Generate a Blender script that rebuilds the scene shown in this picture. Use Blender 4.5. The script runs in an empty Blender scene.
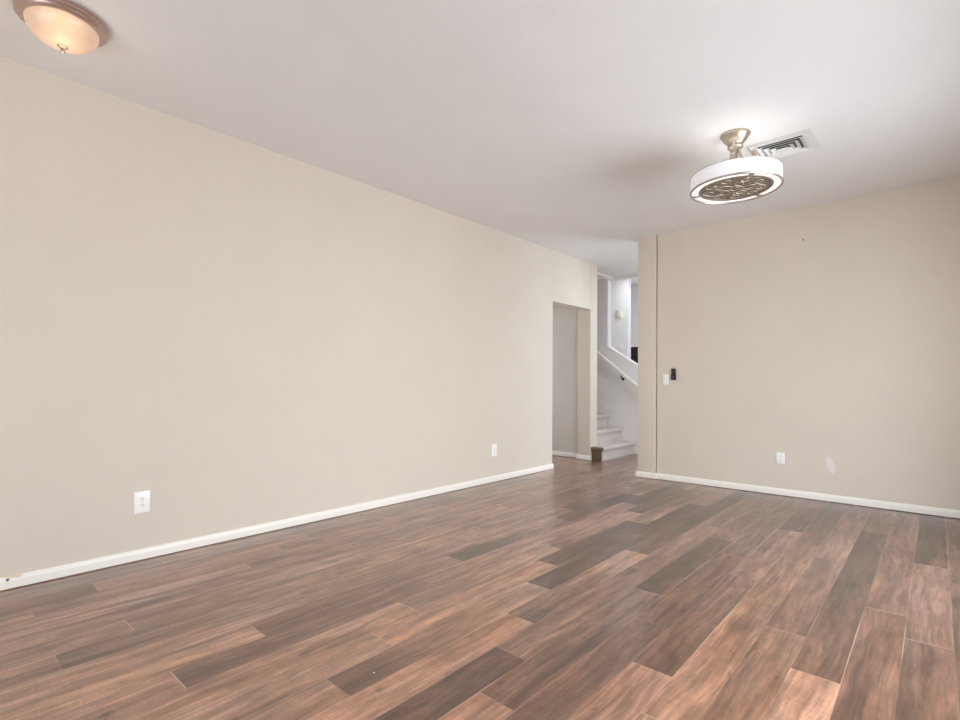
import bpy, bmesh, math, random
from mathutils import Vector, Matrix
random.seed(7)
PI = math.pi
scene = bpy.context.scene
col = scene.collection

# ------------------------------------------------------------------ camera
FPX = 509.65
cam_d = bpy.data.cameras.new('camera')
cam_d.sensor_fit = 'HORIZONTAL'; cam_d.sensor_width = 36.0
cam_d.lens = FPX / 960.0 * 36.0
cam_d.shift_y = 22.75 / 960.0
cam_d.clip_start = 0.02
cam = bpy.data.objects.new('camera', cam_d)
cam.location = (0, 0, 1.1)
cam.rotation_euler = (Matrix.Rotation(math.radians(41.795), 3, 'Z') @ Matrix.Rotation(PI / 2, 3, 'X') @ Matrix.Rotation(math.radians(0.19), 3, 'Z')).to_euler()
col.objects.link(cam); scene.camera = cam

# ------------------------------------------------------------------ view, world, daylight
vs = scene.view_settings
vs.view_transform = 'Standard'; vs.look = 'None'; vs.gamma = 1.0; vs.use_curve_mapping = False
vs.exposure = 0.0
scene.cycles.max_bounces = 16; scene.cycles.diffuse_bounces = 10
scene.cycles.glossy_bounces = 6; scene.cycles.transparent_max_bounces = 12
scene.cycles.sample_clamp_indirect = 6.0

w = bpy.data.worlds.new('sky'); scene.world = w; w.use_nodes = True
w.node_tree.nodes['Background'].inputs[0].default_value = (0.75, 0.86, 1.0, 1)
w.node_tree.nodes['Background'].inputs[1].default_value = 1.2

def daylight(name, loc, rot, sx, sy, power, colour):
    d = bpy.data.lights.new(name, 'AREA'); d.shape = 'RECTANGLE'; d.size = sx; d.size_y = sy
    d.energy = power; d.color = colour
    o = bpy.data.objects.new(name, d); o.location = loc; o.rotation_euler = rot
    col.objects.link(o); return o
# added area lights outside unseen windows, placed to light the walls
daylight('added_daylight_right', (1.80, 3.0, 1.45), (0, PI / 2 - 0.25, 0), 2.2, 3.8, 325, (0.88, 0.945, 1.0))
daylight('added_daylight_near', (-1.5, -1.95, 1.2), (PI / 2, 0, 0), 2.8, 2.1, 60, (0.88, 0.945, 1.0))
daylight('added_daylight_entry', (1.05, 6.65, 1.3), (0, PI / 2, 0), 2.0, 1.2, 22, (0.84, 0.93, 1.0))
daylight('added_daylight_foyer', (-0.8, 7.95, 1.3), (-PI / 2, 0, 0), 2.1, 2.1, 120, (0.72, 0.86, 1.0))
daylight('daylight_beyond', (-3.75, 10.05, 2.05), (-PI / 2, 0, 0), 1.4, 1.2, 11, (0.86, 0.93, 1.0))

daylight('added_daylight_hall', (-5.75, 5.3, 1.4), (0, -PI / 2, 0), 1.8, 1.4, 22, (1.0, 0.965, 0.94))  # added to brighten the hall from outside its unseen window
daylight('beyond_room_fill', (-3.9, 8.25, 3.05), (0, 0, 0), 0.5, 0.5, 8, (0.92, 0.96, 1.0))  # added fill light without a fitting, brightens the room beyond

daylight('beyond_room_second_fill', (-3.5, 9.3, 3.05), (0, 0, 0), 0.4, 0.4, 6, (0.86, 0.94, 1.0))  # second added fill without a fitting, for the back wall there
daylight('entry_fill', (-2.3, 6.75, 2.78), (0, 0, 0), 0.4, 0.4, 15, (0.84, 0.92, 1.0))  # added fill light over the foyer, no fitting

# ------------------------------------------------------------------ materials
def lin(r, g, b):
    f = lambda c: (c / 255.0) / 12.92 if c <= 10 else (((c / 255.0) + 0.055) / 1.055) ** 2.4
    return (f(r), f(g), f(b), 1.0)

def material(name, colour, rough=0.5, metal=0.0, spec=0.5, emit=None, estr=0.0):
    m = bpy.data.materials.new(name); m.use_nodes = True
    b = m.node_tree.nodes['Principled BSDF']
    b.inputs['Base Color'].default_value = colour
    b.inputs['Roughness'].default_value = rough
    b.inputs['Metallic'].default_value = metal
    b.inputs['Specular IOR Level'].default_value = spec
    if emit:
        b.inputs['Emission Color'].default_value = emit
        b.inputs['Emission Strength'].default_value = estr
    return m

class NT:
    def __init__(s, m): s.t = m.node_tree; s.n = s.t.nodes; s.l = s.t.links; s.b = s.n['Principled BSDF']
    def new(s, k, **kw):
        n = s.n.new(k)
        for a, v in kw.items(): setattr(n, a, v)
        return n
    def link(s, a, b): s.l.new(a, b)
    def math(s, op, a, b=None, c=None):
        n = s.new('ShaderNodeMath', operation=op)
        for i, v in enumerate((a, b, c)):
            if v is None: continue
            if isinstance(v, (int, float)): n.inputs[i].default_value = v
            else: s.link(v, n.inputs[i])
        return n.outputs[0]
    def mix(s, fac, a, b, mode='MIX'):
        n = s.new('ShaderNodeMix', data_type='RGBA', blend_type=mode)
        for sock, v in ((n.inputs[0], fac), (n.inputs[6], a), (n.inputs[7], b)):
            if isinstance(v, (int, float)): sock.default_value = v
            elif isinstance(v, tuple): sock.default_value = v
            else: s.link(v, sock)
        return n.outputs[2]
    def pos(s): return s.new('ShaderNodeNewGeometry').outputs['Position']
    def noise(s, vec, scale, detail=3.0, rough=0.5):
        n = s.new('ShaderNodeTexNoise'); s.link(vec, n.inputs['Vector'])
        n.inputs['Scale'].default_value = scale; n.inputs['Detail'].default_value = detail
        n.inputs['Roughness'].default_value = rough
        return n.outputs['Fac']
    def remap(s, v, a, b, c, d):
        n = s.new('ShaderNodeMapRange'); s.link(v, n.inputs[0])
        for i, x in enumerate((a, b, c, d)): n.inputs[i + 1].default_value = x
        return n.outputs[0]
    def scale(s, vec, x, y, z):
        n = s.new('ShaderNodeVectorMath', operation='MULTIPLY'); s.link(vec, n.inputs[0])
        n.inputs[1].default_value = (x, y, z); return n.outputs[0]
    def bump(s, h, strength, dist):
        n = s.new('ShaderNodeBump'); n.inputs['Strength'].default_value = strength
        n.inputs['Distance'].default_value = dist; s.link(h, n.inputs['Height'])
        s.link(n.outputs[0], s.b.inputs['Normal'])

YF_ = 5.727
def plaster(name, colour, patch=False, strength=0.25):
    m = material(name, colour, 0.75, spec=0.25); t = NT(m)
    p = t.pos()
    a = t.noise(p, 90, 3); b = t.noise(p, 2.2, 3)
    c = t.mix(t.remap(b, 0.3, 0.7, 0.0, 1.0), tuple(x * 0.972 for x in colour[:3]) + (1,), colour)
    if patch:   # pale tilted oval patch low on the far wall, with a ragged edge
        sp = t.new('ShaderNodeSeparateXYZ'); t.link(p, sp.inputs[0])
        dx = t.math('SUBTRACT', sp.outputs[0], -0.727); dz = t.math('SUBTRACT', sp.outputs[2], 0.340)
        al = math.radians(17)
        u = t.math('ADD', t.math('MULTIPLY', dx, math.cos(al)), t.math('MULTIPLY', dz, math.sin(al)))
        v = t.math('SUBTRACT', t.math('MULTIPLY', dz, math.cos(al)), t.math('MULTIPLY', dx, math.sin(al)))
        e = t.math('ADD', t.math('POWER', t.math('DIVIDE', t.math('ABSOLUTE', u), 0.028), 2.0),
                   t.math('POWER', t.math('DIVIDE', t.math('ABSOLUTE', v), 0.085), 2.0))
        e = t.math('ADD', e, t.remap(t.noise(p, 30, 2), 0, 1, -0.4, 0.4))
        near = t.math('LESS_THAN', t.math('ABSOLUTE', t.math('SUBTRACT', sp.outputs[1], YF_)), 0.02)
        c = t.mix(t.math('MULTIPLY', t.remap(e, 0.6, 1.3, 0.85, 0.0), near), c, lin(232, 222, 222))
    t.link(c, t.b.inputs['Base Color'])
    t.bump(a, strength, 0.004)
    return m

M = {}
M['wall'] = plaster('beige_paint', lin(216, 206, 193), patch=True)
M['ceiling'] = plaster('ceiling_paint', lin(236, 235, 234), strength=0.35)
M['hall'] = plaster('hall_paint', lin(208, 204, 198))
M['foyer'] = plaster('foyer_paint', lin(238, 236, 236))
M['trim'] = material('white_trim', lin(240, 236, 228), 0.35)
M['plate'] = material('white_plastic', lin(243, 243, 241), 0.3)
M['almond'] = material('almond_plastic', lin(205, 192, 172), 0.4)
M['slot'] = material('slot_dark', lin(60, 56, 52), 0.6)
M['black'] = material('black_plastic', lin(18, 17, 17), 0.3)
M['grey_button'] = material('grey_button', lin(78, 78, 80), 0.4)
M['nickel'] = material('brushed_nickel', lin(192, 180, 161), 0.3, 0.8)
M['rim'] = material('satin_rim', lin(176, 166, 156), 0.35, 0.7)
M['bronze'] = material('pewter_bronze', lin(196, 172, 162), 0.32, 0.75)
M['shade'] = material('white_shade', lin(244, 244, 247), 0.6, emit=(0.95, 0.96, 1, 1), estr=0.15)
M['acrylic'] = material('lit_acrylic', lin(250, 246, 238), 0.4, emit=(1, 0.955, 0.90, 1), estr=0.5)
M['grille'] = material('grille_dark', lin(132, 120, 109), 0.5, 0.3)
M['scroll'] = material('scroll_metal', lin(188, 174, 158), 0.45, 0.4)
M['vent'] = material('vent_white', lin(236, 236, 234), 0.4)
M['vent_edge'] = material('vent_edge', lin(200, 196, 191), 0.5)
M['duct'] = material('duct_dark', lin(96, 96, 96), 0.9)
M['wood_end'] = material('brown_wood', lin(116, 96, 80), 0.5)
M['steel'] = material('dark_metal', lin(38, 34, 32), 0.4, 0.6)
M['dark_face'] = material('panel_dark', lin(34, 34, 32), 0.5)
M['pebble'] = material('white_speck', lin(245, 245, 240), 0.5)

# carpet
m = material('stair_carpet', lin(206, 198, 193), 0.95, spec=0.05); t = NT(m)
t.bump(t.noise(t.pos(), 420, 2), 0.5, 0.004)
c = t.mix(t.noise(t.pos(), 260, 2), lin(188, 180, 175), lin(222, 214, 209)); t.link(c, t.b.inputs['Base Color'])
M['carpet'] = m

# lamp glass: frosted, its glow painted in as emission, brightest towards the camera
m = material('alabaster_glass', lin(214, 182, 158), 0.3); t = NT(m)
tc = t.new('ShaderNodeTexCoord').outputs['Object']
vd = t.new('ShaderNodeVectorMath', operation='DISTANCE'); t.link(tc, vd.inputs[0]); vd.inputs[1].default_value = (0.112, -0.018, -0.075)
g = t.remap(vd.outputs['Value'], 0.02, 0.115, 1.0, 0.0)
n = t.noise(t.scale(tc, 1, 1, 0.4), 16, 3)
g = t.math('MULTIPLY', g, t.remap(n, 0.3, 0.7, 0.75, 1.15))
t.link(t.mix(g, lin(244, 204, 172), lin(255, 226, 168)), t.b.inputs['Emission Color'])
t.link(t.remap(g, 0.0, 1.0, 0.27, 0.52), t.b.inputs['Emission Strength'])
M['alabaster'] = m

# window glass that lets daylight through
m = bpy.data.materials.new('window_glass'); m.use_nodes = True
nt = m.node_tree; nt.nodes.clear()
o_ = nt.nodes.new('ShaderNodeOutputMaterial'); mx = nt.nodes.new('ShaderNodeMixShader')
tr = nt.nodes.new('ShaderNodeBsdfTransparent'); gl = nt.nodes.new('ShaderNodeBsdfGlossy'); gl.inputs['Roughness'].default_value = 0.02
mx.inputs[0].default_value = 0.06
nt.links.new(tr.outputs[0], mx.inputs[1]); nt.links.new(gl.outputs[0], mx.inputs[2]); nt.links.new(mx.outputs[0], o_.inputs[0])
M['glass'] = m

# baseboard paint with the chipped spot near the photo's left edge
m = material('baseboard_paint', lin(240, 236, 228), 0.4); t = NT(m); p = t.pos()
def blob(t, p, c, r, nz, soft=0.6):
    sub = t.new('ShaderNodeVectorMath', operation='SUBTRACT'); t.link(p, sub.inputs[0]); sub.inputs[1].default_value = c
    sc = t.scale(sub.outputs[0], 1 / r[0], 1 / r[1], 1 / r[2])
    ln = t.new('ShaderNodeVectorMath', operation='LENGTH'); t.link(sc, ln.inputs[0])
    v = t.math('ADD', ln.outputs['Value'], t.remap(t.noise(p, 60, 2), 0, 1, -nz, nz))
    return t.remap(v, soft, 1.0, 1.0, 0.0)
c1 = t.mix(t.math('MULTIPLY', blob(t, p, (-3.640, 0.368, 0.063), (0.03, 0.045, 0.010), 0.5), 0.6), lin(240, 236, 228), lin(214, 176, 120))
c1 = t.mix(blob(t, p, (-3.640, 0.345, 0.0525), (0.03, 0.008, 0.007), 0.2), c1, lin(40, 30, 24))
t.link(c1, t.b.inputs['Base Color'])
M['base'] = m

# plank floor: every plank's own tone is stored on its face
m = material('plank_laminate', lin(130, 104, 90), 0.3, spec=0.5); t = NT(m)
at = t.new('ShaderNodeAttribute', attribute_name='tone', attribute_type='GEOMETRY')
uv = t.new('ShaderNodeUVMap', uv_map='plank').outputs[0]
sd = t.new('ShaderNodeAttribute', attribute_name='seed', attribute_type='GEOMETRY')
p = t.pos()
off = t.new('ShaderNodeVectorMath', operation='ADD'); t.link(p, off.inputs[0])
k = t.new('ShaderNodeCombineXYZ'); t.link(t.math('MULTIPLY', sd.outputs['Fac'], 37.0), k.inputs[0]); t.link(t.math('MULTIPLY', sd.outputs['Fac'], 91.0), k.inputs[2])
t.link(t.math('MULTIPLY', sd.outputs['Fac'], 53.0), k.inputs[1]); t.link(k.outputs[0], off.inputs[1])
q = off.outputs[0]
warp = t.new('ShaderNodeTexNoise'); t.link(t.scale(q, 5, 1.6, 1), warp.inputs['Vector']); warp.inputs['Scale'].default_value = 1.0
qw = t.new('ShaderNodeVectorMath', operation='ADD'); t.link(q, qw.inputs[0])
t.link(t.scale(warp.outputs['Color'], 0.10, 0.0, 0.0), qw.inputs[1])
fine = t.noise(t.scale(qw.outputs[0], 95, 5.0, 1), 1.0, 3, 0.6)
streak = t.noise(t.scale(qw.outputs[0], 30, 1.5, 1), 1.0, 4, 0.6)
wide = t.noise(t.scale(qw.outputs[0], 9, 1.0, 1), 1.0, 3, 0.55)
blot = t.noise(t.scale(q, 16, 5.5, 1), 1.0, 4, 0.65)
saw = t.noise(t.scale(q, 12, 120, 1), 1.0, 2, 0.5)
v = t.math('MULTIPLY', t.remap(fine, 0.3, 0.7, 0.72, 1.26), t.remap(streak, 0.32, 0.68, 0.64, 1.30))
v = t.math('MULTIPLY', v, t.remap(blot, 0.3, 0.7, 0.74, 1.24))
v = t.math('MULTIPLY', v, t.remap(wide, 0.32, 0.68, 0.72, 1.24))
v = t.math('MULTIPLY', v, t.remap(saw, 0.3, 0.7, 0.92, 1.08))
vc = t.new('ShaderNodeCombineColor')
for i in range(3): t.link(v, vc.inputs[i])
cc = t.mix(1.0, at.outputs['Color'], vc.outputs[0], 'MULTIPLY')
hue = t.remap(t.noise(t.scale(q, 9, 1.6, 1), 1.0, 3), 0.36, 0.66, 0.0, 1.0)
cc = t.mix(hue, t.mix(1.0, cc, lin(253, 249, 247), 'MULTIPLY'), t.mix(1.0, cc, lin(255, 238, 221), 'MULTIPLY'))
dark = t.remap(t.noise(t.scale(qw.outputs[0], 22, 1.6, 1), 1.0, 2, 0.5), 0.54, 0.76, 0.0, 0.6)
cc = t.mix(dark, cc, lin(74, 60, 52))
knot = t.remap(t.noise(t.scale(qw.outputs[0], 24, 9, 1), 1.0, 2, 0.5), 0.66, 0.80, 0.0, 0.7)
cc = t.mix(knot, cc, lin(62, 49, 42))
cc = t.mix(1.0, cc, lin(250, 247, 247), 'MULTIPLY')
uvs = t.new('ShaderNodeSeparateXYZ'); t.link(uv, uvs.inputs[0])
eu = t.math('SUBTRACT', 0.5, t.math('ABSOLUTE', t.math('SUBTRACT', uvs.outputs[0], 0.5)))      # 0 at the long edges
ev = t.math('SUBTRACT', 0.62, t.math('ABSOLUTE', t.math('SUBTRACT', uvs.outputs[1], 0.62)))    # metres from the short ends
patchy = t.remap(t.noise(t.scale(p, 6, 1.4, 1), 1.0, 2), 0.45, 0.62, 0.06, 0.75)
su = t.math('MULTIPLY', t.remap(eu, 0.006, 0.016, 1.0, 0.0), patchy)
sv = t.math('MULTIPLY', t.remap(ev, 0.0012, 0.003, 1.0, 0.0), t.remap(t.noise(p, 2.3, 1), 0.45, 0.6, 0.15, 0.8))
seam = t.math('MAXIMUM', su, sv)
cc = t.mix(seam, cc, lin(196, 170, 150))
t.link(cc, t.b.inputs['Base Color'])
t.b.inputs['Roughness'].default_value = 0.29
t.b.inputs['Coat Weight'].default_value = 0.45; t.b.inputs['Coat Roughness'].default_value = 0.278; t.b.inputs['Coat IOR'].default_value = 1.5
t.bump(t.math('ADD', fine, t.math('MULTIPLY', streak, 0.6)), 0.06, 0.003)
M['floor'] = m

# ------------------------------------------------------------------ mesh helpers
def add_box(bm, a, b, bevel=0.0, segs=3):
    x0, y0, z0 = a; x1, y1, z1 = b
    r = bmesh.ops.create_cube(bm, size=1.0)
    vsx = r['verts']
    for q in vsx:
        q.co = Vector(((x0 + x1) / 2 + q.co.x * (x1 - x0), (y0 + y1) / 2 + q.co.y * (y1 - y0), (z0 + z1) / 2 + q.co.z * (z1 - z0)))
    if bevel > 0:
        es = list({e for q in vsx for e in q.link_edges})
        bmesh.ops.bevel(bm, geom=es, offset=bevel, segments=segs, profile=0.5, affect='EDGES')

def add_lathe(bm, prof, segs=64, closed=False):
    rings = []
    for r, z in prof:
        if r < 1e-6: rings.append([bm.verts.new((0, 0, z))])
        else: rings.append([bm.verts.new((r * math.cos(2 * PI * i / segs), r * math.sin(2 * PI * i / segs), z)) for i in range(segs)])
    pairs = list(zip(rings, rings[1:]))
    if closed: pairs.append((rings[-1], rings[0]))
    for A, B in pairs:
        for i in range(segs):
            j = (i + 1) % segs
            if len(A) == 1 and len(B) == 1: continue
            if len(A) == 1: bm.faces.new((A[0], B[j], B[i]))
            elif len(B) == 1: bm.faces.new((A[i], A[j], B[0]))
            else: bm.faces.new((A[i], A[j], B[j], B[i]))

def add_tube(bm, pts, rad, segs=12, cap=True):
    pts = [Vector(p) for p in pts]; rings = []
    rs = rad if isinstance(rad, (list, tuple)) else [rad] * len(pts)
    for i, p in enumerate(pts):
        d = (pts[min(i + 1, len(pts) - 1)] - pts[max(i - 1, 0)]).normalized()
        u = d.orthogonal() if abs(d.z) > 0.95 else d.cross(Vector((0, 0, 1)))
        u.normalize(); v = d.cross(u)
        if i and rings:
            pass
        rings.append([bm.verts.new(p + rs[i] * (math.cos(2 * PI * k / segs) * u + math.sin(2 * PI * k / segs) * v)) for k in range(segs)])
    for A, B in zip(rings, rings[1:]):
        # match ring starts so the tube never twists
        o = min(range(segs), key=lambda s: (A[0].co - B[s].co).length)
        B[:] = B[o:] + B[:o]
        if (A[1].co - B[1].co).length > (A[1].co - B[-1].co).length: B[:] = [B[0]] + B[:0:-1]
        for k in range(segs): bm.faces.new((A[k], A[(k + 1) % segs], B[(k + 1) % segs], B[k]))
    if cap: bm.faces.new(rings[0]); bm.faces.new(rings[-1])

def add_prism(bm, poly, axis, a, b):
    """poly: 2-D outline in the other two axes, extruded along axis from a to b"""
    def P(p, t):
        return {'x': (t, p[0], p[1]), 'y': (p[0], t, p[1]), 'z': (p[0], p[1], t)}[axis]
    A = [bm.verts.new(P(p, a)) for p in poly]; B = [bm.verts.new(P(p, b)) for p in poly]
    n = len(poly)
    for i in range(n): bm.faces.new((A[i], A[(i + 1) % n], B[(i + 1) % n], B[i]))
    bm.faces.new(A); bm.faces.new(B)

def obj(name, bm, m, parent=None, smooth=False, loc=None):
    bmesh.ops.recalc_face_normals(bm, faces=bm.faces)
    me = bpy.data.meshes.new(name); bm.to_mesh(me); bm.free()
    if smooth:
        for p in me.polygons: p.use_smooth = True
        me.set_sharp_from_angle(angle=math.radians(38))
    me.materials.append(m)
    o = bpy.data.objects.new(name, me); col.objects.link(o)
    if parent: o.parent = parent
    if loc: o.location = loc
    return o

def struct(name, bm, m, parent=None, smooth=False):
    o = obj(name, bm, m, parent, smooth)
    if not parent: o['kind'] = 'structure'
    return o

def thing(name, label, cat, loc, rotz=0.0, group=None):
    o = bpy.data.objects.new(name, None); o.empty_display_size = 0.05; col.objects.link(o)
    o.location = loc; o.rotation_euler = (0, 0, rotz)
    o['label'] = label; o['category'] = cat
    if group: o['group'] = group
    return o

def tag(o, label, cat, group=None):
    o['label'] = label; o['category'] = cat
    if group: o['group'] = group
    return o
B = bmesh.new

# ------------------------------------------------------------------ room measures
XL, YF, ZC = -3.654, 5.727, 2.804          # left wall, far wall, ceiling
XR, YN = 0.80, -1.70                     # right wall, near wall (behind the camera)
TW = 0.15

# ------------------------------------------------------------------ floor
def tone_rgb(code):
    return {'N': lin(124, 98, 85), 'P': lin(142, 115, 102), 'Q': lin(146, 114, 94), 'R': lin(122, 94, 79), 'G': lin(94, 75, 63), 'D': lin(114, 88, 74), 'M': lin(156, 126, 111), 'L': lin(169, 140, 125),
            'B': lin(148, 119, 104), 'T': lin(174, 141, 119), 'O': lin(188, 147, 123)}[code]
TONES = {  # (row from the right, plank along the row): tone at the near end, tone at the far end
 (0,0):'MM',(0,1):'LL',(0,2):'GG',(0,3):'GG',(1,0):'BB',(1,1):'MM',(1,2):'ML',(1,3):'MM',
 (2,0):'OO',(2,1):'DG',(2,2):'GG',(2,3):'MM',(3,0):'TT',(3,1):'ML',(3,2):'LL',(3,3):'MM',(4,-1):'OO',
 (4,0):'OT',(4,1):'TM',(4,2):'DG',(4,3):'GD',(5,-1):'OO',(5,0):'DM',(5,1):'LL',(5,2):'GD',(5,3):'MM',
 (6,0):'BM',(6,1):'DB',(6,2):'MD',(6,3):'MM',(7,-1):'OO',(7,0):'BM',(7,1):'GD',(7,2):'LM',(7,3):'MD',
 (8,-1):'DD',(8,0):'TM',(8,1):'ML',(8,2):'LM',(8,3):'DD',(9,-1):'OO',(9,0):'DT',(9,1):'DG',(9,2):'GG',(9,3):'DD',
 (10,-1):'TT',(10,0):'DT',(10,1):'GD',(10,2):'GG',(11,-1):'TT',(11,0):'OT',(11,1):'DG',(11,2):'LD',
 (12,-2):'OO',(12,-1):'TO',(12,0):'BT',(12,1):'ML',(12,2):'GD',(13,-2):'MM',(13,-1):'DB',(13,0):'BM',(13,1):'LM',(13,2):'GG',
 (14,-1):'TT',(14,0):'DM',(14,1):'GM',(14,2):'DG',(15,-1):'TM',(15,0):'MM',(15,1):'ML',(16,-2):'MM',(16,-1):'DT',(16,0):'TM',(16,1):'MM',
 (17,-2):'BM',(17,-1):'ML',(17,0):'MM',(17,1):'MB',(18,-1):'MM',(18,0):'MB',(18,1):'ML',(19,-1):'ML',(19,0):'BM',(20,-1):'MM',(20,0):'ML',
 (21,-1):'LM',(21,0):'MM',(22,-1):'MB',(22,0):'MM',(23,-1):'BM'}
OFF = {0: 1.632, 1: 1.905, 2: 1.03, 3: 1.352}
bm = B(); uvl = bm.loops.layers.uv.new('plank')
tl = bm.loops.layers.float_color.new('tone'); sl = bm.faces.layers.float.new('seed')
X0, X1, Y0, Y1 = -6.2, XR + 0.1, YN - 0.1, 7.6
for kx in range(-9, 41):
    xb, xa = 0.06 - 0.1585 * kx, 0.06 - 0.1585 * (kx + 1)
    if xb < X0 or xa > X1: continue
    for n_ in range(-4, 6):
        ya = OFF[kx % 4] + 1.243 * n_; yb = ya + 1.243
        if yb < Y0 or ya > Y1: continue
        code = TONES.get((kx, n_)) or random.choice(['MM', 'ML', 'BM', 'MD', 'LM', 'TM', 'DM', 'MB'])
        if kx <= 8 and n_ >= 0: code = ''.join({'M': 'N', 'L': 'P', 'T': 'Q', 'B': 'R'}.get(c_, c_) for c_ in code)   # board tones darkened on this side to offset the bright window light
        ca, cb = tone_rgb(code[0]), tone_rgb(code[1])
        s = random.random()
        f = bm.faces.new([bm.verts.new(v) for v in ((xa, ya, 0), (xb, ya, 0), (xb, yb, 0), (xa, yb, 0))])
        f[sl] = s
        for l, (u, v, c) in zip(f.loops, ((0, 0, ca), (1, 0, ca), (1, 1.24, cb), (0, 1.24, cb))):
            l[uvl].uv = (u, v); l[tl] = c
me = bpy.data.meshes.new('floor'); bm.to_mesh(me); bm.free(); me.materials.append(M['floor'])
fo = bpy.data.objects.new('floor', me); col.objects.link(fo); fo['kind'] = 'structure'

# ------------------------------------------------------------------ walls
bm = B()   # left wall with the doorway to the hall; its far end is the corner by the stairs
add_box(bm, (XL - 0.21, YN - TW, 0), (XL, 5.478, ZC + 0.05))
add_box(bm, (XL - 0.21, 5.478, 2.147), (XL, 6.437, ZC + 0.05))
add_box(bm, (XL - 0.21, 6.437, -0.05), (XL, 6.6375, ZC + 0.05), 0.014, 4)
struct('wall_left', bm, M['wall'], smooth=True)

bm = B()   # far wall; its left end stands a little proud
add_box(bm, (-2.388, YF, 0), (XR + TW, YF + TW, ZC + 0.05))
add_box(bm, (-2.58, YF + 0.05, 0), (-2.30, YF + TW, ZC + 0.05))
add_box(bm, (-2.612, YF - 0.022, -0.05), (-2.400, YF + TW, ZC + 0.05), 0.004, 2)
struct('wall_far', bm, M['wall'], smooth=True)

def wall_with_hole(name, axis, at, th, u0, u1, z1, hole, mat):
    """a wall in the plane axis=at .. at+th with one rectangular opening (u0, u1, z0, z1)"""
    a, b, c, d = hole; bm = B()
    def bx(p, q, r, s):
        if axis == 'x': add_box(bm, (at, p, r), (at + th, q, s))
        else: add_box(bm, (p, at, r), (q, at + th, s))
    bx(u0, a, 0, z1); bx(b, u1, 0, z1); bx(a, b, 0, c); bx(a, b, d, z1)
    return struct(name, bm, mat)

def window(name, axis, at, hole, cols, rows):
    """frame, muntins and pane filling one opening; at = middle plane of the glass"""
    a, b, c, d = hole; bm = B()
    def bx(m_, p, q, r, s, h):
        if axis == 'x': add_box(m_, (at - h, p, r), (at + h, q, s))
        else: add_box(m_, (p, at - h, r), (q, at + h, s))
    fw = 0.05
    bx(bm, a, b, c, c + fw, 0.04); bx(bm, a, b, d - fw, d, 0.04); bx(bm, a, a + fw, c, d, 0.04); bx(bm, b - fw, b, c, d, 0.04)
    for i in range(1, cols):
        u = a + (b - a) * i / cols; bx(bm, u - 0.02, u + 0.02, c, d, 0.03)
    for i in range(1, rows):
        z = c + (d - c) * i / rows; bx(bm, a, b, z - 0.015, z + 0.015, 0.03)
    f = struct(name, bm, M['trim'])
    bm = B(); bx(bm, a + fw, b - fw, c + fw, d - fw, 0.003)
    obj('window_pane', bm, M['glass'], f)

H1 = (1.6, 4.5, 0.20, 2.10); H2 = (-2.9, -0.1, 0.10, 2.25); H3 = (6.05, 7.25, 0.25, 2.30)  # unseen openings, added to let the area lights in
bm = B()
add_box(bm, (XR, YN - TW, 0), (XR + TW, H1[0], ZC)); add_box(bm, (XR, H1[1], 0), (XR + TW, H3[0], ZC))
add_box(bm, (XR, H3[1], 0), (XR + TW, 7.7, ZC))
for h in (H1, H3):
    add_box(bm, (XR, h[0], 0), (XR + TW, h[1], h[2])); add_box(bm, (XR, h[0], h[3]), (XR + TW, h[1], ZC))
struct('wall_right', bm, M['wall'])
wall_with_hole('wall_near', 'y', YN - TW, TW, XL - 0.21, XR + TW, ZC, H2, M['wall'])
window('unseen_window_1', 'x', XR + 0.09, H1, 4, 2)
window('unseen_window_2', 'y', YN - 0.09, H2, 2, 1)
window('unseen_window_3', 'x', XR + 0.09, H3, 2, 3)

# hall seen through the doorway
bm = B(); add_box(bm, (-6.2, 6.53, 0), (XL - 0.2, 6.6375, ZC)); struct('wall_hall', bm, M['hall'])
wall_with_hole('wall_hall_end', 'x', -5.55, TW, 4.2, 6.53, ZC, (4.6, 6.0, 0.5, 2.3), M['hall'])
window('unseen_window_5', 'x', -5.48, (4.6, 6.0, 0.5, 2.3), 2, 2)  # unseen window, added so light reaches the hall
bm = B(); add_box(bm, (-5.55, 4.10, 0), (XL - 0.2, 4.25, ZC)); struct('wall_hall_side', bm, M['hall'])
bm = B(); add_box(bm, (-5.55, 4.10, 2.44), (XL - 0.2, 6.56, 2.60)); struct('ceiling_hall', bm, M['ceiling'])

# main ceiling and the slightly lower one over the stairs
bm = B(); add_box(bm, (-3.88, YN - TW, ZC), (XR + TW, 7.67, ZC + 0.15)); struct('ceiling', bm, M['ceiling'])
bm = B(); add_box(bm, (-6.2, 6.57, 2.785), (-3.88, 7.67, 2.95)); struct('ceiling_stair', bm, M['foyer'])

# wall behind the stairs: full height at the left, then a half wall whose top slopes down to the right
bm = B()
add_prism(bm, [(-6.2, 0), (-2.6, 0), (-2.6, 0.835), (-3.974, 1.704), (-3.974, 2.80), (-6.2, 2.80)], 'y', 7.55, 7.67)
struct('wall_stair', bm, M['foyer'])
H6 = (-1.9, 0.3, 0.15, 2.40)  # unseen foyer opening, added for the light on stairs and ceiling
wall_with_hole('wall_entry', 'y', 7.55, 0.12, -2.2, XR + TW, ZC, H6, M['foyer'])
window('unseen_window_6', 'y', 7.62, H6, 2, 2)
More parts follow.
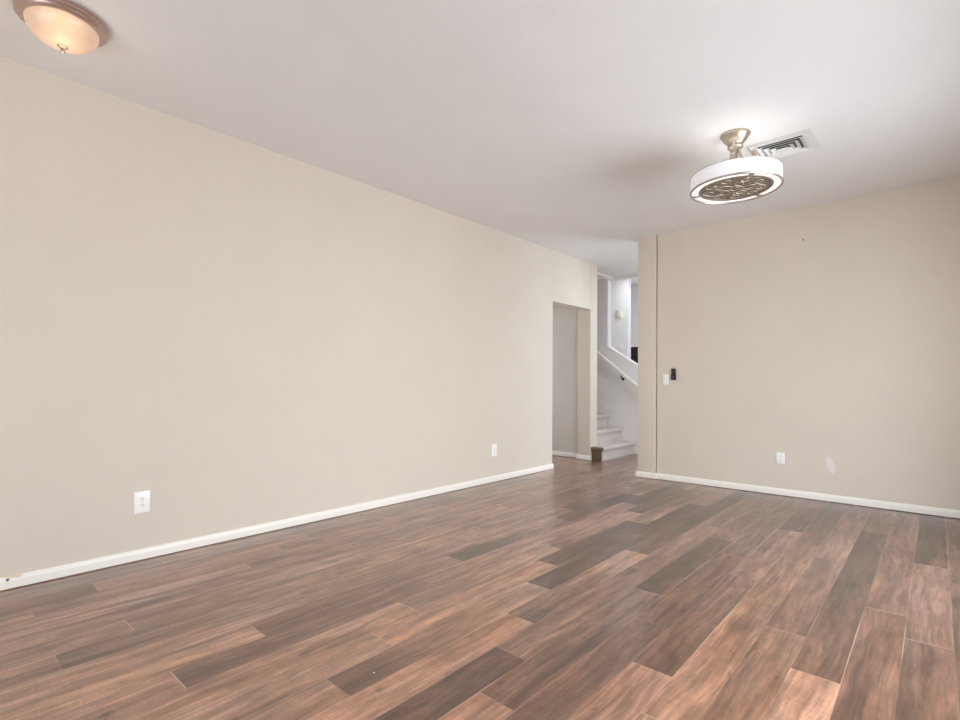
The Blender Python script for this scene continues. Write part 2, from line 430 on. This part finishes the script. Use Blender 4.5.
# raised room beyond the half wall
bm = B(); add_box(bm, (-6.2, 7.67, 0.0), (-1.6, 9.96, 0.80)); struct('floor_beyond', bm, M['carpet'])
bm = B(); add_box(bm, (-6.2, 8.70, 0.8), (-4.174, 8.82, 3.12)); struct('wall_beyond', bm, M['foyer'])
H4 = (-4.45, -3.05, 1.45, 2.70)
bm = B()
add_box(bm, (-6.2, 9.80, 0.8), (H4[0], 9.96, 3.12)); add_box(bm, (H4[1], 9.80, 0.8), (-1.6, 9.96, 3.12))
add_box(bm, (H4[0], 9.80, 0.8), (H4[1], 9.96, H4[2])); add_box(bm, (H4[0], 9.80, H4[3]), (H4[1], 9.96, 3.12))
struct('wall_beyond_back', bm, M['foyer'])
window('unseen_window_4', 'y', 9.89, H4, 2, 2)
bm = B(); add_box(bm, (-1.75, 7.67, 0.8), (-1.6, 9.80, 3.12)); struct('wall_beyond_side', bm, M['foyer'])
bm = B(); add_box(bm, (-6.35, 6.4, 0.0), (-6.2, 9.96, 3.12)); struct('wall_stair_end', bm, M['foyer'])
bm = B(); add_box(bm, (-6.35, 7.60, 3.10), (-1.6, 9.96, 3.25)); add_box(bm, (-6.35, 7.60, 2.77), (-1.6, 7.67, 3.12)); struct('ceiling_beyond', bm, M['foyer'])

# ------------------------------------------------------------------ baseboards
def board(bm, p, q, side):
    """eased board from p to q (x, y); side = unit normal pointing into the room"""
    p, q, s = Vector(p), Vector(q), Vector(side); h, th = 0.068, 0.014
    prof = [(0, 0.006), (th, 0.006), (th, h * 0.66), (th * 0.82, h * 0.78), (th * 0.72, h * 0.84), (th * 0.62, h * 0.95), (th * 0.35, h), (0, h)]
    A = [bm.verts.new((*(p + s * u), z)) for u, z in prof]; Bq = [bm.verts.new((*(q + s * u), z)) for u, z in prof]
    n = len(prof)
    for i in range(n): bm.faces.new((A[i], A[(i + 1) % n], Bq[(i + 1) % n], Bq[i]))
    bm.faces.new(A); bm.faces.new(Bq)
bm = B(); board(bm, (XL, YN), (XL, 5.490), (1, 0)); board(bm, (XL - 0.2, 5.478), (XL + 0.013, 5.478), (0, 1)); struct('baseboard_left', bm, M['base'])
bm = B(); board(bm, (XL - 0.22, 6.437), (XL + 0.013, 6.437), (0, -1)); board(bm, (XL, 6.424), (XL, 6.455), (1, 0)); struct('baseboard_corner', bm, M['base'])
bm = B(); board(bm, (-5.4, 6.53), (XL - 0.21, 6.53), (0, -1)); struct('baseboard_hall', bm, M['base'])
bm = B(); board(bm, (-2.402, YF), (XR, YF), (0, -1)); board(bm, (-2.625, YF - 0.022), (-2.390, YF - 0.022), (0, -1)); board(bm, (-2.402, YF - 0.034), (-2.402, YF), (1, 0)); board(bm, (-2.612, YF - 0.034), (-2.612, YF + TW), (-1, 0)); struct('baseboard_far', bm, M['base'])
bm = B(); board(bm, (XR, YN), (XR, YF), (-1, 0)); struct('baseboard_right', bm, M['base'])

# ------------------------------------------------------------------ staircase
st = thing('staircase', 'carpeted staircase rising left behind the wall corner, brown end on its bottom step', 'stairs', (-3.50, 6.47, 0))
ox, oy = -3.50, 6.47
NOSE = [-3.475, -3.68, -3.94]
while len(NOSE) < 9: NOSE.append(NOSE[-1] - 0.26)
RISE = 0.20
for i, nx in enumerate(NOSE):
    z1 = RISE * (i + 1) - (0.005 if i == 0 else 0); z0 = RISE * i - 0.01 if i else 0.0
    rx = nx - 0.03
    back = NOSE[i + 1] - 0.05 if i + 1 < len(NOSE) else nx - 0.35
    ya = 6.51 if i == 0 else 6.642
    prof = [(rx, z0), (rx, z1 - 0.055), (nx - 0.004, z1 - 0.05), (nx, z1 - 0.035), (nx, z1 - 0.018), (nx - 0.007, z1 - 0.005), (nx - 0.02, z1), (back, z1), (back, z0)]
    bm = B()
    if i == 0:
        add_prism(bm, [(u - ox, z) for u, z in [(rx, 0), (rx, z1 - 0.055), (nx - 0.004, z1 - 0.05), (nx, z1 - 0.035), (nx, z1 - 0.018), (nx - 0.007, z1 - 0.005), (nx - 0.02, z1), (XL + 0.002, z1), (XL + 0.002, 0)]], 'y', ya - oy, 6.645 - oy)
        add_prism(bm, [(u - ox, z) for u, z in prof], 'y', 6.645 - oy, 7.548 - oy)
    else:
        add_prism(bm, [(u - ox, z) for u, z in prof], 'y', ya - oy, 7.548 - oy)
    obj('step', bm, M['carpet'], st, smooth=True)
bm = B()   # brown end of the bottom step, with its nosing
add_box(bm, (XL + 0.002 - ox, 0.012, 0), (-3.503 - ox, 0.04, 0.145), 0.002)
add_box(bm, (XL + 0.002 - ox, -0.02, 0.145), (-3.477 - ox, 0.04, 0.195), 0.012, 3)
o = obj('step_end', bm, M['wood_end'], st, smooth=True); o['label'] = 'brown wooden end of the bottom step'

# handrail on the stair wall
hr = thing('handrail', 'white sloping handrail fixed to the wall above the stairs', 'handrail', (-3.70, 7.48, 1.25))
def rz(x): return 1.572 - (x + 4.09) * 0.785
bm = B()
pts = [(-4.95, rz(-4.95)), (-3.30, rz(-3.30))]
d = Vector((1, 0, -1.0)).normalized(); nrm = Vector((0.785, 0, 1)).normalized()
prof = [(-0.022, -0.022), (-0.026, 0.0), (-0.022, 0.018), (-0.01, 0.027), (0.01, 0.027), (0.022, 0.018), (0.026, 0.0), (0.022, -0.022)]
R_ = []
for x, z in pts:
    c = Vector((x + 3.70, 0, z - 1.25))
    R_.append([bm.verts.new(c + nrm * v + Vector((0, u, 0))) for u, v in prof])
for i in range(8): bm.faces.new((R_[0][i], R_[0][(i + 1) % 8], R_[1][(i + 1) % 8], R_[1][i]))
bm.faces.new(R_[0]); bm.faces.new(R_[1])
obj('rail', bm, M['trim'], hr, smooth=True)
for bx_ in (-3.70, -4.60):
    bm = B(); z = rz(bx_) - 1.25
    add_tube(bm, [(bx_ + 3.70, 0, z - 0.018), (bx_ + 3.70, 0.0, z - 0.06), (bx_ + 3.70, 0.025, z - 0.095), (bx_ + 3.70, 0.06, z - 0.10), (bx_ + 3.70, 0.069, z - 0.10)], [0.008, 0.008, 0.01, 0.012, 0.024])
    o = obj('bracket', bm, M['steel'], hr, smooth=True); o['label'] = 'dark metal bracket under the rail'

# ------------------------------------------------------------------ things beyond the half wall
nb = thing('wall_box', 'small beige box high on the white wall beyond the stair half wall', 'wall box', (-4.37, 8.698, 2.375), PI)
bm = B(); add_box(bm, (-0.035, 0, -0.07), (0.035, 0.035, 0.07), 0.006); obj('cover', bm, M['almond'], nb, smooth=True)
bm = B(); add_box(bm, (-0.085, 0, -0.075), (-0.036, 0.018, 0.06), 0.006); o = obj('side_plate', bm, M['plate'], nb, smooth=True); o['label'] = 'white plate beside the box'

def plate_switch(name, label, cat, loc, rotz, gangs=1):
    r = thing(name, label, cat, loc, rotz)
    bm = B(); wv = 0.035 + 0.023 * (gangs - 1)
    add_box(bm, (-wv, 0, -0.0575), (wv, 0.007, 0.0575), 0.004); obj('plate', bm, M['plate'], r, smooth=True)
    for g in range(gangs):
        cx = (g - (gangs - 1) / 2) * 0.046
        bm = B(); add_prism(bm, [(0.004, -0.033), (0.0085, -0.033), (0.0125, 0.033), (0.004, 0.033)], 'x', cx - 0.0165, cx + 0.0165)
        f = obj('rocker', bm, M['plate'], r)
    return r
plate_switch('light_switch', 'white light switch on the wall seen just above the stair half wall', 'light switch', (-4.30, 8.698, 1.757), PI)

nt_ = thing('framed_panel', 'flat dark niche framed in white, past the stair half wall', 'panel', (-4.29, 9.798, 1.155), PI)
bm = B(); add_box(bm, (-0.34, 0.0, 0.0), (0.34, 0.012, 0.68)); obj('panel_face', bm, M['dark_face'], nt_)  # flat dark face, nothing is hollowed out behind the frame
bm = B()
add_box(bm, (-0.42, 0, -0.05), (-0.34, 0.05, 0.76)); add_box(bm, (0.34, 0, -0.05), (0.42, 0.05, 0.76)); add_box(bm, (-0.44, 0, 0.68), (0.44, 0.07, 0.765)); add_box(bm, (-0.42, 0, -0.05), (0.42, 0.05, 0.0))
obj('panel_frame', bm, M['trim'], nt_)

# ------------------------------------------------------------------ outlets, switch, remote, nail
def outlet(label, loc, rotz, size=1.0):
    r = thing('wall_outlet', label, 'outlet', loc, rotz, None)
    w_, h_ = 0.0445 * size, 0.067 * size
    bm = B(); add_box(bm, (-w_, 0, -h_), (w_, 0.007, h_), 0.0045); obj('plate', bm, M['plate'], r, smooth=True)
    for s in (1, -1):
        z = 0.0195 * s
        bm = B()
        poly = []
        for i in range(24):
            a = 2 * PI * i / 24; poly.append((0.0172 * math.cos(a), max(-0.0135, min(0.0135, 0.0172 * math.sin(a))) + z))
        add_prism(bm, poly, 'y', 0.005, 0.0095)
        rc = obj('receptacle', bm, M['plate'], r)
        bm = B()
        add_box(bm, (-0.0078, 0.0090, z - 0.001), (-0.0053, 0.0098, z + 0.0075)); add_box(bm, (0.0053, 0.0090, z - 0.0), (0.0078, 0.0098, z + 0.0065))
        pl = [(0.0026 * math.cos(2 * PI * i / 12), 0.0026 * math.sin(2 * PI * i / 12) + z - 0.0078) for i in range(12)]
        add_prism(bm, pl, 'y', 0.0090, 0.0098)
        obj('slots', bm, M['slot'], rc)
    bm = B(); add_prism(bm, [(0.003 * math.cos(2 * PI * i / 12), 0.003 * math.sin(2 * PI * i / 12)) for i in range(12)], 'y', 0.006, 0.0085); obj('screw', bm, M['vent_edge'], r)
    return r
outlet('white duplex outlet low on the left wall, the large near one above the chipped baseboard', (XL, 0.957, 0.356), -PI / 2)
outlet('small far white outlet on the left wall, close to the doorway', (XL, 4.324, 0.352), -PI / 2)
outlet('white outlet low on the far wall beside the pale patch', (-1.139, YF, 0.367), PI, 0.82)
plate_switch('light_switch', 'white light switch on the far wall beside the black remote', 'light switch', (-2.286, YF, 1.144), PI)

rm = thing('wall_remote', 'black fan remote in a holder on the far wall beside the light switch', 'remote', (-2.194, YF, 1.201), PI)
bm = B(); add_box(bm, (-0.027, 0, -0.062), (0.027, 0.022, 0.004), 0.005); obj('holder', bm, M['black'], rm, smooth=True)
bm = B(); add_box(bm, (-0.0245, 0.006, -0.045), (0.0245, 0.019, 0.066), 0.005); rb_ = obj('remote_body', bm, M['black'], rm, smooth=True)
bm = B()
for zz in (0.05, 0.036, 0.022):
    for xx in (-0.009, 0.009): add_box(bm, (xx - 0.005, 0.0185, zz - 0.004), (xx + 0.005, 0.0205, zz + 0.004), 0.001, 1)
obj('buttons', bm, M['grey_button'], rb_)
bm = B(); add_prism(bm, [(0.011 * math.cos(2 * PI * i / 20), 0.011 * math.sin(2 * PI * i / 20) - 0.028) for i in range(20)], 'y', 0.021, 0.0235); obj('button', bm, M['grey_button'], rm)

bm = B(); add_tube(bm, [(0, 0.004, 0), (0, -0.016, 0.002)], 0.0022, 8); add_tube(bm, [(0, -0.016, 0.002), (0, -0.019, 0.0023)], 0.0065, 10)
tag(obj('nail', bm, M['steel'], loc=(-0.951, YF, 2.479)), 'tiny dark nail high on the far wall', 'nail')
bm = B(); bmesh.ops.create_icosphere(bm, subdivisions=2, radius=0.0035)
for v_ in bm.verts: v_.co.z = v_.co.z * 0.5 + 0.00175
tag(obj('paint_speck', bm, M['pebble'], loc=(-1.582, 1.173, 0.0)), 'tiny white speck lying on the wood floor', 'speck')

# ------------------------------------------------------------------ ceiling lamp at the top left
fl = thing('flush_ceiling_lamp', 'round ceiling lamp with a glowing amber glass bowl and bronze ring', 'ceiling lamp', (-3.056, 0.474, ZC))
bm = B()
add_lathe(bm, [(0.0, 0.0), (0.170, 0.0), (0.175, -0.004), (0.175, -0.011), (0.170, -0.015), (0.172, -0.019), (0.173, -0.026), (0.169, -0.029), (0.164, -0.031),
               (0.162, -0.034), (0.157, -0.040), (0.150, -0.045), (0.143, -0.047), (0.139, -0.045), (0.138, -0.036), (0.0, -0.03)], 72)
obj('ring', bm, M['bronze'], fl, smooth=True)
bm = B()
prof = [(0.1395 * math.cos(a), -0.040 - 0.096 * math.sin(a)) for a in [PI / 2 * i / 14 for i in range(15)]]
prof[-1] = (0.0, prof[-1][1]); add_lathe(bm, prof, 72)
o = obj('glass_bowl', bm, M['alabaster'], fl, smooth=True); o['label'] = 'glowing amber glass bowl'
bm = B(); add_lathe(bm, [(0.0, -0.130), (0.020, -0.132), (0.021, -0.137), (0.014, -0.142), (0.006, -0.145), (0.005, -0.150), (0.009, -0.154), (0.009, -0.160), (0.005, -0.166), (0.0, -0.168)], 32)
obj('finial', bm, M['bronze'], fl, smooth=True)
ld = bpy.data.lights.new('flush_bulb', 'POINT'); ld.energy = 0.8; ld.color = (1.0, 0.78, 0.55); ld.shadow_soft_size = 0.08
lo = bpy.data.objects.new('flush_bulb', ld); lo.location = (0, 0, -0.24); lo.parent = fl; col.objects.link(lo)

# ------------------------------------------------------------------ enclosed ceiling fan with light
FANG = [math.radians(a) for a in (67, 187, 307)]
fan = thing('drum_ceiling_fan', 'round white drum ceiling fan and light hanging from a nickel mount', 'ceiling fan', (-1.026, 3.760, ZC))
bm = B(); add_lathe(bm, [(0, 0), (0.090, 0), (0.094, -0.004), (0.094, -0.009), (0.088, -0.012), (0.0885, -0.016), (0.083, -0.022), (0.078, -0.034), (0.066, -0.050), (0.054, -0.062), (0.047, -0.072), (0.046, -0.080), (0.05, -0.086), (0.048, -0.094), (0.038, -0.102), (0.022, -0.108), (0, -0.110)], 56)
obj('canopy', bm, M['nickel'], fan, smooth=True)
bm = B(); add_lathe(bm, [(0, -0.10), (0.022, -0.105), (0.017, -0.13), (0.016, -0.18), (0.024, -0.215), (0.035, -0.24), (0.038, -0.262), (0.06, -0.267), (0.06, -0.285), (0, -0.285)], 32)
obj('downrod', bm, M['nickel'], fan, smooth=True)
def bez(pts, n=20):
    out = []
    P = [Vector(p) for p in pts]; P = [2 * P[0] - P[1]] + P + [2 * P[-1] - P[-2]]
    for i in range(1, len(P) - 2):
        for k in range(n):
            t_ = k / n; a, b, c, d_ = P[i - 1], P[i], P[i + 1], P[i + 2]
            out.append(0.5 * ((2 * b) + (c - a) * t_ + (2 * a - 5 * b + 4 * c - d_) * t_ ** 2 + (3 * b - a - 3 * c + d_) * t_ ** 3))
    out.append(P[-2]); return out
for a in [math.radians(q_) for q_ in (340, 150, 275)]:
    ca, sa = math.cos(a), math.sin(a); rq = 0.72 if a > 4 and a < 5 else 1.0
    bm = B(); path = bez([(r * rq * ca, r * rq * sa, z) for r, z in [(0.042, -0.078), (0.033, -0.105), (0.034, -0.135), (0.055, -0.185), (0.095, -0.222), (0.134, -0.205)]], 8)
    add_tube(bm, path, 0.0085, 10); arm = obj('arm', bm, M['nickel'], fan, smooth=True)
    bm = B(); add_lathe(bm, [(0, -0.160), (0.013, -0.161), (0.015, -0.170), (0.012, -0.176), (0.014, -0.20), (0.019, -0.232), (0.025, -0.262), (0.026, -0.275), (0, -0.276)], 24)
    bmesh.ops.translate(bm, verts=bm.verts, vec=(0.138 * rq * ca, 0.138 * rq * sa, 0)); obj('post', bm, M['nickel'], arm, smooth=True)
ZT, ZB, RD = -0.274, -0.373, 0.281
bm = B(); add_lathe(bm, [(RD, ZT), (RD, ZB), (RD - 0.004, ZB), (RD - 0.004, ZT - 0.002), (0.05, ZT - 0.003), (0.05, ZT + 0.001)], 96, closed=True)
o = obj('drum_shade', bm, M['shade'], fan, smooth=True); o['label'] = 'glowing white fabric drum shade'
bm = B()
for zz, rr in ((ZT, 0.0022), (ZB, 0.0070)):
    rg = []
    for i in range(96):
        t_ = 2 * PI * i / 96
        rg.append([bm.verts.new(((RD + rr * math.cos(k * PI / 4)) * math.cos(t_), (RD + rr * math.cos(k * PI / 4)) * math.sin(t_), zz + rr * math.sin(k * PI / 4))) for k in range(8)])
    for i in range(96):
        for k in range(8): bm.faces.new((rg[i][k], rg[(i + 1) % 96][k], rg[(i + 1) % 96][(k + 1) % 8], rg[i][(k + 1) % 8]))
obj('rim', bm, M['rim'], fan, smooth=True)
bm = B(); add_lathe(bm, [(0.226, ZB + 0.006), (0.236, ZB - 0.001), (0.262, ZB - 0.001), (0.277, ZB + 0.004), (0.277, ZB + 0.012), (0.226, ZB + 0.012)], 96, closed=True)
o = obj('diffuser', bm, M['acrylic'], fan, smooth=True); o['label'] = 'glowing white ring around the grille'
bm = B(); add_lathe(bm, [(0, ZB + 0.006), (0.212, ZB + 0.005), (0.215, ZB), (0.228, ZB - 0.001), (0.230, ZB + 0.004), (0.230, ZB + 0.014), (0, ZB + 0.014)], 96)
gr = obj('grille', bm, M['grille'], fan, smooth=True); gr['label'] = 'dark bronze grille with raised scrolls'
bm = B(); rnd = random.Random(3); zg = ZB + 0.003
def scroll(cx, cy, r0, a0, turns, sgn):
    P = []
    nseg = int(14 * turns) + 4
    for i in range(nseg):
        f_ = i / (nseg - 1); r = r0 * (1 - 0.72 * f_); a = a0 + sgn * 2 * PI * turns * f_
        P.append((cx + r * math.cos(a), cy + r * math.sin(a), zg))
    add_tube(bm, P, 0.0028, 6)
for ring_, cnt, rr in ((0.0, 1, 0.052), (0.095, 5, 0.054), (0.165, 9, 0.044)):
    for i in range(cnt):
        a = 2 * PI * i / max(cnt, 1) + ring_ * 3
        scroll(ring_ * math.cos(a), ring_ * math.sin(a), rr, a + rnd.random() * 2, 1.2, rnd.choice((-1, 1)))
for i in range(5):
    a = 2 * PI * i / 5 + 0.5
    P = [(r * math.cos(a + 0.35 * math.sin(r * 34)), r * math.sin(a + 0.35 * math.sin(r * 34)), zg) for r in [0.04 + 0.17 * j / 14 for j in range(15)]]
    add_tube(bm, P, 0.0024, 6)
o = obj('scrollwork', bm, M['scroll'], gr, smooth=True); o['label'] = 'pale metal scrolls across the grille'
for a in FANG:
    bm = B(); add_box(bm, (0.218, -0.016, ZB - 0.006), (0.284, 0.016, ZB + 0.004), 0.003, 2)
    bmesh.ops.rotate(bm, verts=bm.verts, cent=(0, 0, 0), matrix=Matrix.Rotation(a, 3, 'Z')); obj('clip', bm, M['rim'], fan, smooth=True)
ld = bpy.data.lights.new('fan_light_up', 'AREA'); ld.shape = 'DISK'; ld.size = 0.5; ld.energy = 0.5; ld.color = (1, 0.97, 0.92)
lo = bpy.data.objects.new('fan_light_up', ld); lo.location = (0, 0, ZT + 0.012); lo.rotation_euler = (PI, 0, 0); lo.parent = fan; col.objects.link(lo)

# ------------------------------------------------------------------ ceiling vent behind the fan
vt = thing('ceiling_vent', 'white rectangular ceiling air vent with stepped louvers beside the drum fan', 'vent', (-0.820, 4.172, ZC))
HX, HY = 0.193, 0.178
def ring_frame(bm, ox_, oy_, ix, iy, zo, zi, th=0.0015):
    """sloping rectangular ring: outer edge at zo, inner edge at zi"""
    def loop(x, y, z): return [bm.verts.new(v) for v in ((-x, -y, z), (x, -y, z), (x, y, z), (-x, y, z))]
    L = [loop(ox_, oy_, zo), loop(ix, iy, zi), loop(ix, iy, zi + th), loop(ox_, oy_, zo + th)]
    for k_ in range(4):
        P, Q = L[k_], L[(k_ + 1) % 4]
        for i in range(4): bm.faces.new((P[i], P[(i + 1) % 4], Q[(i + 1) % 4], Q[i]))
bm = B(); add_box(bm, (-HX + 0.03, -HY + 0.03, -0.004), (HX - 0.03, HY - 0.03, -0.0005)); obj('duct_opening', bm, M['duct'], vt)
bm = B(); ring_frame(bm, HX, HY, HX - 0.012, HY - 0.012, -0.002, -0.016, 0.0018); obj('frame_edge', bm, M['vent_edge'], vt)
bm = B(); ring_frame(bm, HX - 0.012, HY - 0.012, HX - 0.055, HY - 0.055, -0.016, -0.010, 0.0018); obj('frame', bm, M['vent'], vt)
hx, hy = HX - 0.050, HY - 0.050
for i in range(3):
    bm = B(); ring_frame(bm, hx, hy, hx - 0.028, hy - 0.028, -0.024, -0.008); obj('louver', bm, M['vent'], vt)
    hx -= 0.036; hy -= 0.036
bm = B(); add_box(bm, (-hx, -hy, -0.024), (hx, hy, -0.020), 0.002, 1); obj('centre_plate', bm, M['vent'], vt)
